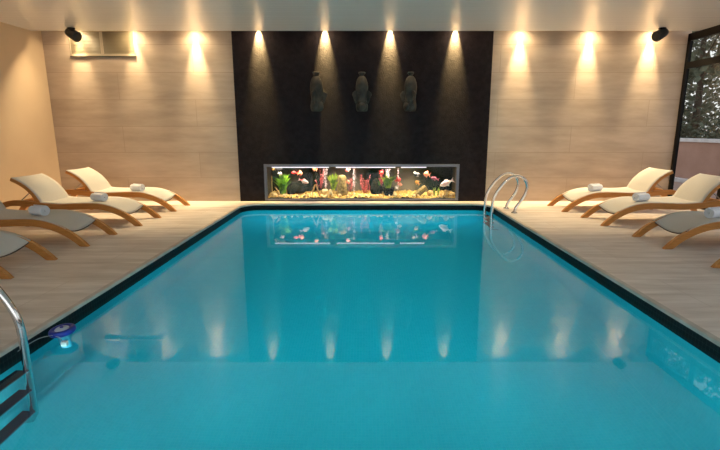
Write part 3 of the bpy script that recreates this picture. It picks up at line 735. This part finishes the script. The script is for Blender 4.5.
def fish(px, py, Lpx, hpx, k, ang, right, label, Y):
    """swims along local -x (left) or +x (right); ang tilts it nose-up in degrees"""
    L = Lpx * PXM; H = hpx * PXM; root = empty('aquarium_fish', at(px, py, Y))
    root.rotation_euler = (0, math.radians(-ang), 0 if right else PI)
    prof = [(.50, .02), (.46, .30), (.36, .70), (.22, .97), (.06, 1.0), (-.08, .80), (-.20, .45), (-.28, .24), (-.30, .20)]
    v = []; n = 14
    for x, rr in prof:
        for q in range(n):
            a = 2 * PI * q / n; v.append((x * L, .30 * H * rr * math.cos(a), .5 * H * rr * math.sin(a)))
    f = [(i * n + q, i * n + (q + 1) % n, (i + 1) * n + (q + 1) % n, (i + 1) * n + q) for i in range(len(prof) - 1) for q in range(n)] + [tuple(range(n)), tuple((len(prof) - 1) * n + q for q in range(n))]
    MB().add(v, f, True).build('body', FM[k], root)
    t = MB().add([(-.28 * L, 0, .08 * H), (-.50 * L, .004, .52 * H), (-.43 * L, .002, .0), (-.50 * L, .004, -.52 * H), (-.28 * L, 0, -.08 * H)], [(0, 1, 2), (0, 2, 4), (2, 3, 4)]); t.build('tail_fin', FM[k], root, solid=.003)
    t = MB().add([(.18 * L, 0, .44 * H), (.05 * L, 0, .72 * H), (-.12 * L, 0, .60 * H), (-.12 * L, 0, .30 * H)], [(0, 1, 2, 3)]); t.build('dorsal_fin', FM[k], root, solid=.003)
    t = MB().add([(.10 * L, 0, -.42 * H), (-.04 * L, 0, -.74 * H), (-.10 * L, 0, -.34 * H)], [(0, 1, 2)]); t.build('belly_fin', FM[k], root, solid=.003)
    for s in (-1, 1): MB().blob((.37 * L, s * .19 * H, .10 * H), (.035 * L, .03 * H, .035 * L), 1, 0, 0).build('eye', M['eye'], root)
    tag(root, label, 'fish', 'fish in the aquarium')
for a in [(278, 169, 9, 3.6, 'black', 0, True, 'black fish near the surface at the left end of the aquarium', .12),
          (280, 173.5, 5, 3, 'white', -25, True, 'small white fish just below the black one at the left end', .12),
          (273.5, 169.5, 4, 2.4, 'amber', 10, False, 'tiny brownish fish in the top left corner of the aquarium', .15),
          (294.5, 172.8, 6, 2.8, 'red', 0, False, 'deep red fish left of the round orange fish', .14),
          (299.8, 173.4, 5.5, 4.6, 'orange', 5, True, 'round orange fish high in the left part of the aquarium', .14),
          (303.5, 181, 11, 3.8, 'koi', -20, True, 'red and white fish swimming above the wide dark rock', .12),
          (315, 169, 5, 4, 'orange', 20, False, 'orange fish just under the light, above the tall dark rock', .14),
          (348, 170, 5, 3.4, 'koi', -35, False, 'red and white fish near the surface left of the pink bubbles', .13),
          (348, 182, 4.5, 3.6, 'orange', 10, True, 'orange-red fish right of the tall pillar rock', .13),
          (381.5, 172.5, 5, 4, 'red', -60, True, 'red fish diving near the surface above the potted plant', .13),
          (398, 180, 6.5, 4.4, 'red', 25, True, 'bright red fish beside the thin line of bubbles', .12),
          (400, 184.5, 5, 3, 'orange', -10, True, 'orange fish just under the bright red fish', .14),
          (396.5, 187.5, 3.6, 2.2, 'white', -70, True, 'tiny white fish nose down beside the cream rock', .14),
          (417.5, 182.8, 6, 3.6, 'amber', 40, False, 'amber fish rising above the slanted slab', .13),
          (416.5, 174, 6, 6, 'stripe', -40, False, 'black and grey striped fish high right of centre', .13),
          (427, 174.3, 7, 5.4, 'orange', 12, False, 'plump coral-orange fish high in the right part', .13),
          (435, 178.6, 8.5, 3, 'maroon', 15, False, 'slim dark maroon fish left of the large white fish', .14),
          (447, 182.8, 15, 5.6, 'pinkish', -24, False, 'large pinkish white fish at the right end of the aquarium', .11)]:
    fish(*a[:8], YG + a[8])

# ------------------------------------------------------------------ lights
WARM = (1.0, .75, .42)
def spot(name, loc, target, W, size, blend, color=WARM, rad=.02):
    l = bpy.data.lights.new(name, 'SPOT'); l.energy = W; l.spot_size = math.radians(size); l.spot_blend = blend; l.color = color; l.shadow_soft_size = rad
    o = bpy.data.objects.new(name, l); COL.objects.link(o); o.location = loc
    o.rotation_euler = (Vector(target) - Vector(loc)).to_track_quat('-Z', 'Y').to_euler(); return o
YL, ZL = 7.71, 2.85
K_BEAM, K_MID, K_SPILL, K_ROOM = 300., 9., 26., 78.
for px in (78, 133, 195, 259, 325, 390, 455, 520.7, 590, 651):
    x = (px - 365) / F * 7.385
    spot('slot_room', (x, YL, 2.808), (x, YL - .60, 1.8), K_ROOM * (.1 if DX0 < x < DX1 else 1), 104, 1., rad=.012)
    if DX0 < x < DX1:                              # the four lamps over the dark wall
        G = (1., .79, .31)
        spot('slot_beam', (x, 7.770, ZL), (x, 8.05, ZL - 1), 1100, 41, 1., G, .008)
        spot('slot_core', (x, 7.795, ZL), (x, 7.95, ZL - 1), 6, 44, 1., G, .008)
        spot('slot_spill', (x, YL, ZL), (x, YL - .2, ZL - 1), K_SPILL * .5, 150, 1.)
        continue
    spot('slot_beam', (x, 7.777, ZL), (x, 7.80, ZL - 1), K_BEAM * (.55 if px < 140 else 1), 38, 1., rad=.008)
    spot('slot_core', (x, 7.82, ZL), (x, 7.825, ZL - 1), 5, 40, 1., rad=.008)
    spot('slot_wash', (x, 7.75, ZL), (x, 7.80, ZL - 1), K_MID, 96, 1., rad=.008)
    spot('slot_spill', (x, YL, ZL), (x, YL - .2, ZL - 1), K_SPILL, 150, 1.)
# underwater lamps on the pool wall below the camera
for x in (-1.6, -.55, .55, 1.6):
    spot('pool_lamp', (x, PY0 + .06, -.62), (x * .8, PY0 + 6, -.62), 330, 55, 1., (.85, 1, 1), .09)
# aquarium
for x in (-1.1, 0.0, 1.05):
    l = bpy.data.lights.new('tank_light', 'AREA'); l.shape = 'RECTANGLE'; l.size = .95; l.size_y = .12; l.energy = 5.0; l.spread = math.radians(110); l.color = (1, .84, .62)
    o = bpy.data.objects.new('tank_light', l); COL.objects.link(o); o.location = (x, YG + .13, AZ1 - .07); o.rotation_euler = (math.radians(14), 0, 0)
# sky
wd = bpy.data.worlds.new('sky'); sc.world = wd; wd.use_nodes = True
nt = wd.node_tree; bg = nt.nodes['Background']
tc = nt.nodes.new('ShaderNodeTexCoord'); sp = nt.nodes.new('ShaderNodeSeparateXYZ'); rp = nt.nodes.new('ShaderNodeValToRGB')
nt.links.new(tc.outputs['Generated'], sp.inputs[0]); nt.links.new(sp.outputs['Z'], rp.inputs['Fac']); nt.links.new(rp.outputs['Color'], bg.inputs['Color'])
rp.color_ramp.elements[0].color = (.85, .84, .82, 1); rp.color_ramp.elements[1].color = (.70, .80, 1.0, 1)
bg.inputs['Strength'].default_value = 1.65

# ------------------------------------------------------------------ camera
cam = bpy.data.cameras.new('camera'); co = bpy.data.objects.new('camera', cam); COL.objects.link(co)
cam.sensor_width = 36; cam.lens = 23.0; cam.shift_x = -5 / 720; cam.clip_start = .02
co.location = (0, 0, 1.2); co.rotation_euler = (PI / 2 - TH, 0, 0)
sc.camera = co
sc.view_settings.view_transform = 'Standard'; sc.view_settings.look = 'None'; sc.view_settings.exposure = .62; sc.view_settings.gamma = 1
sc.cycles.use_denoising = True; sc.cycles.max_bounces = 10; sc.cycles.diffuse_bounces = 5; sc.cycles.transparent_max_bounces = 12
sc.cycles.sample_clamp_indirect = 6
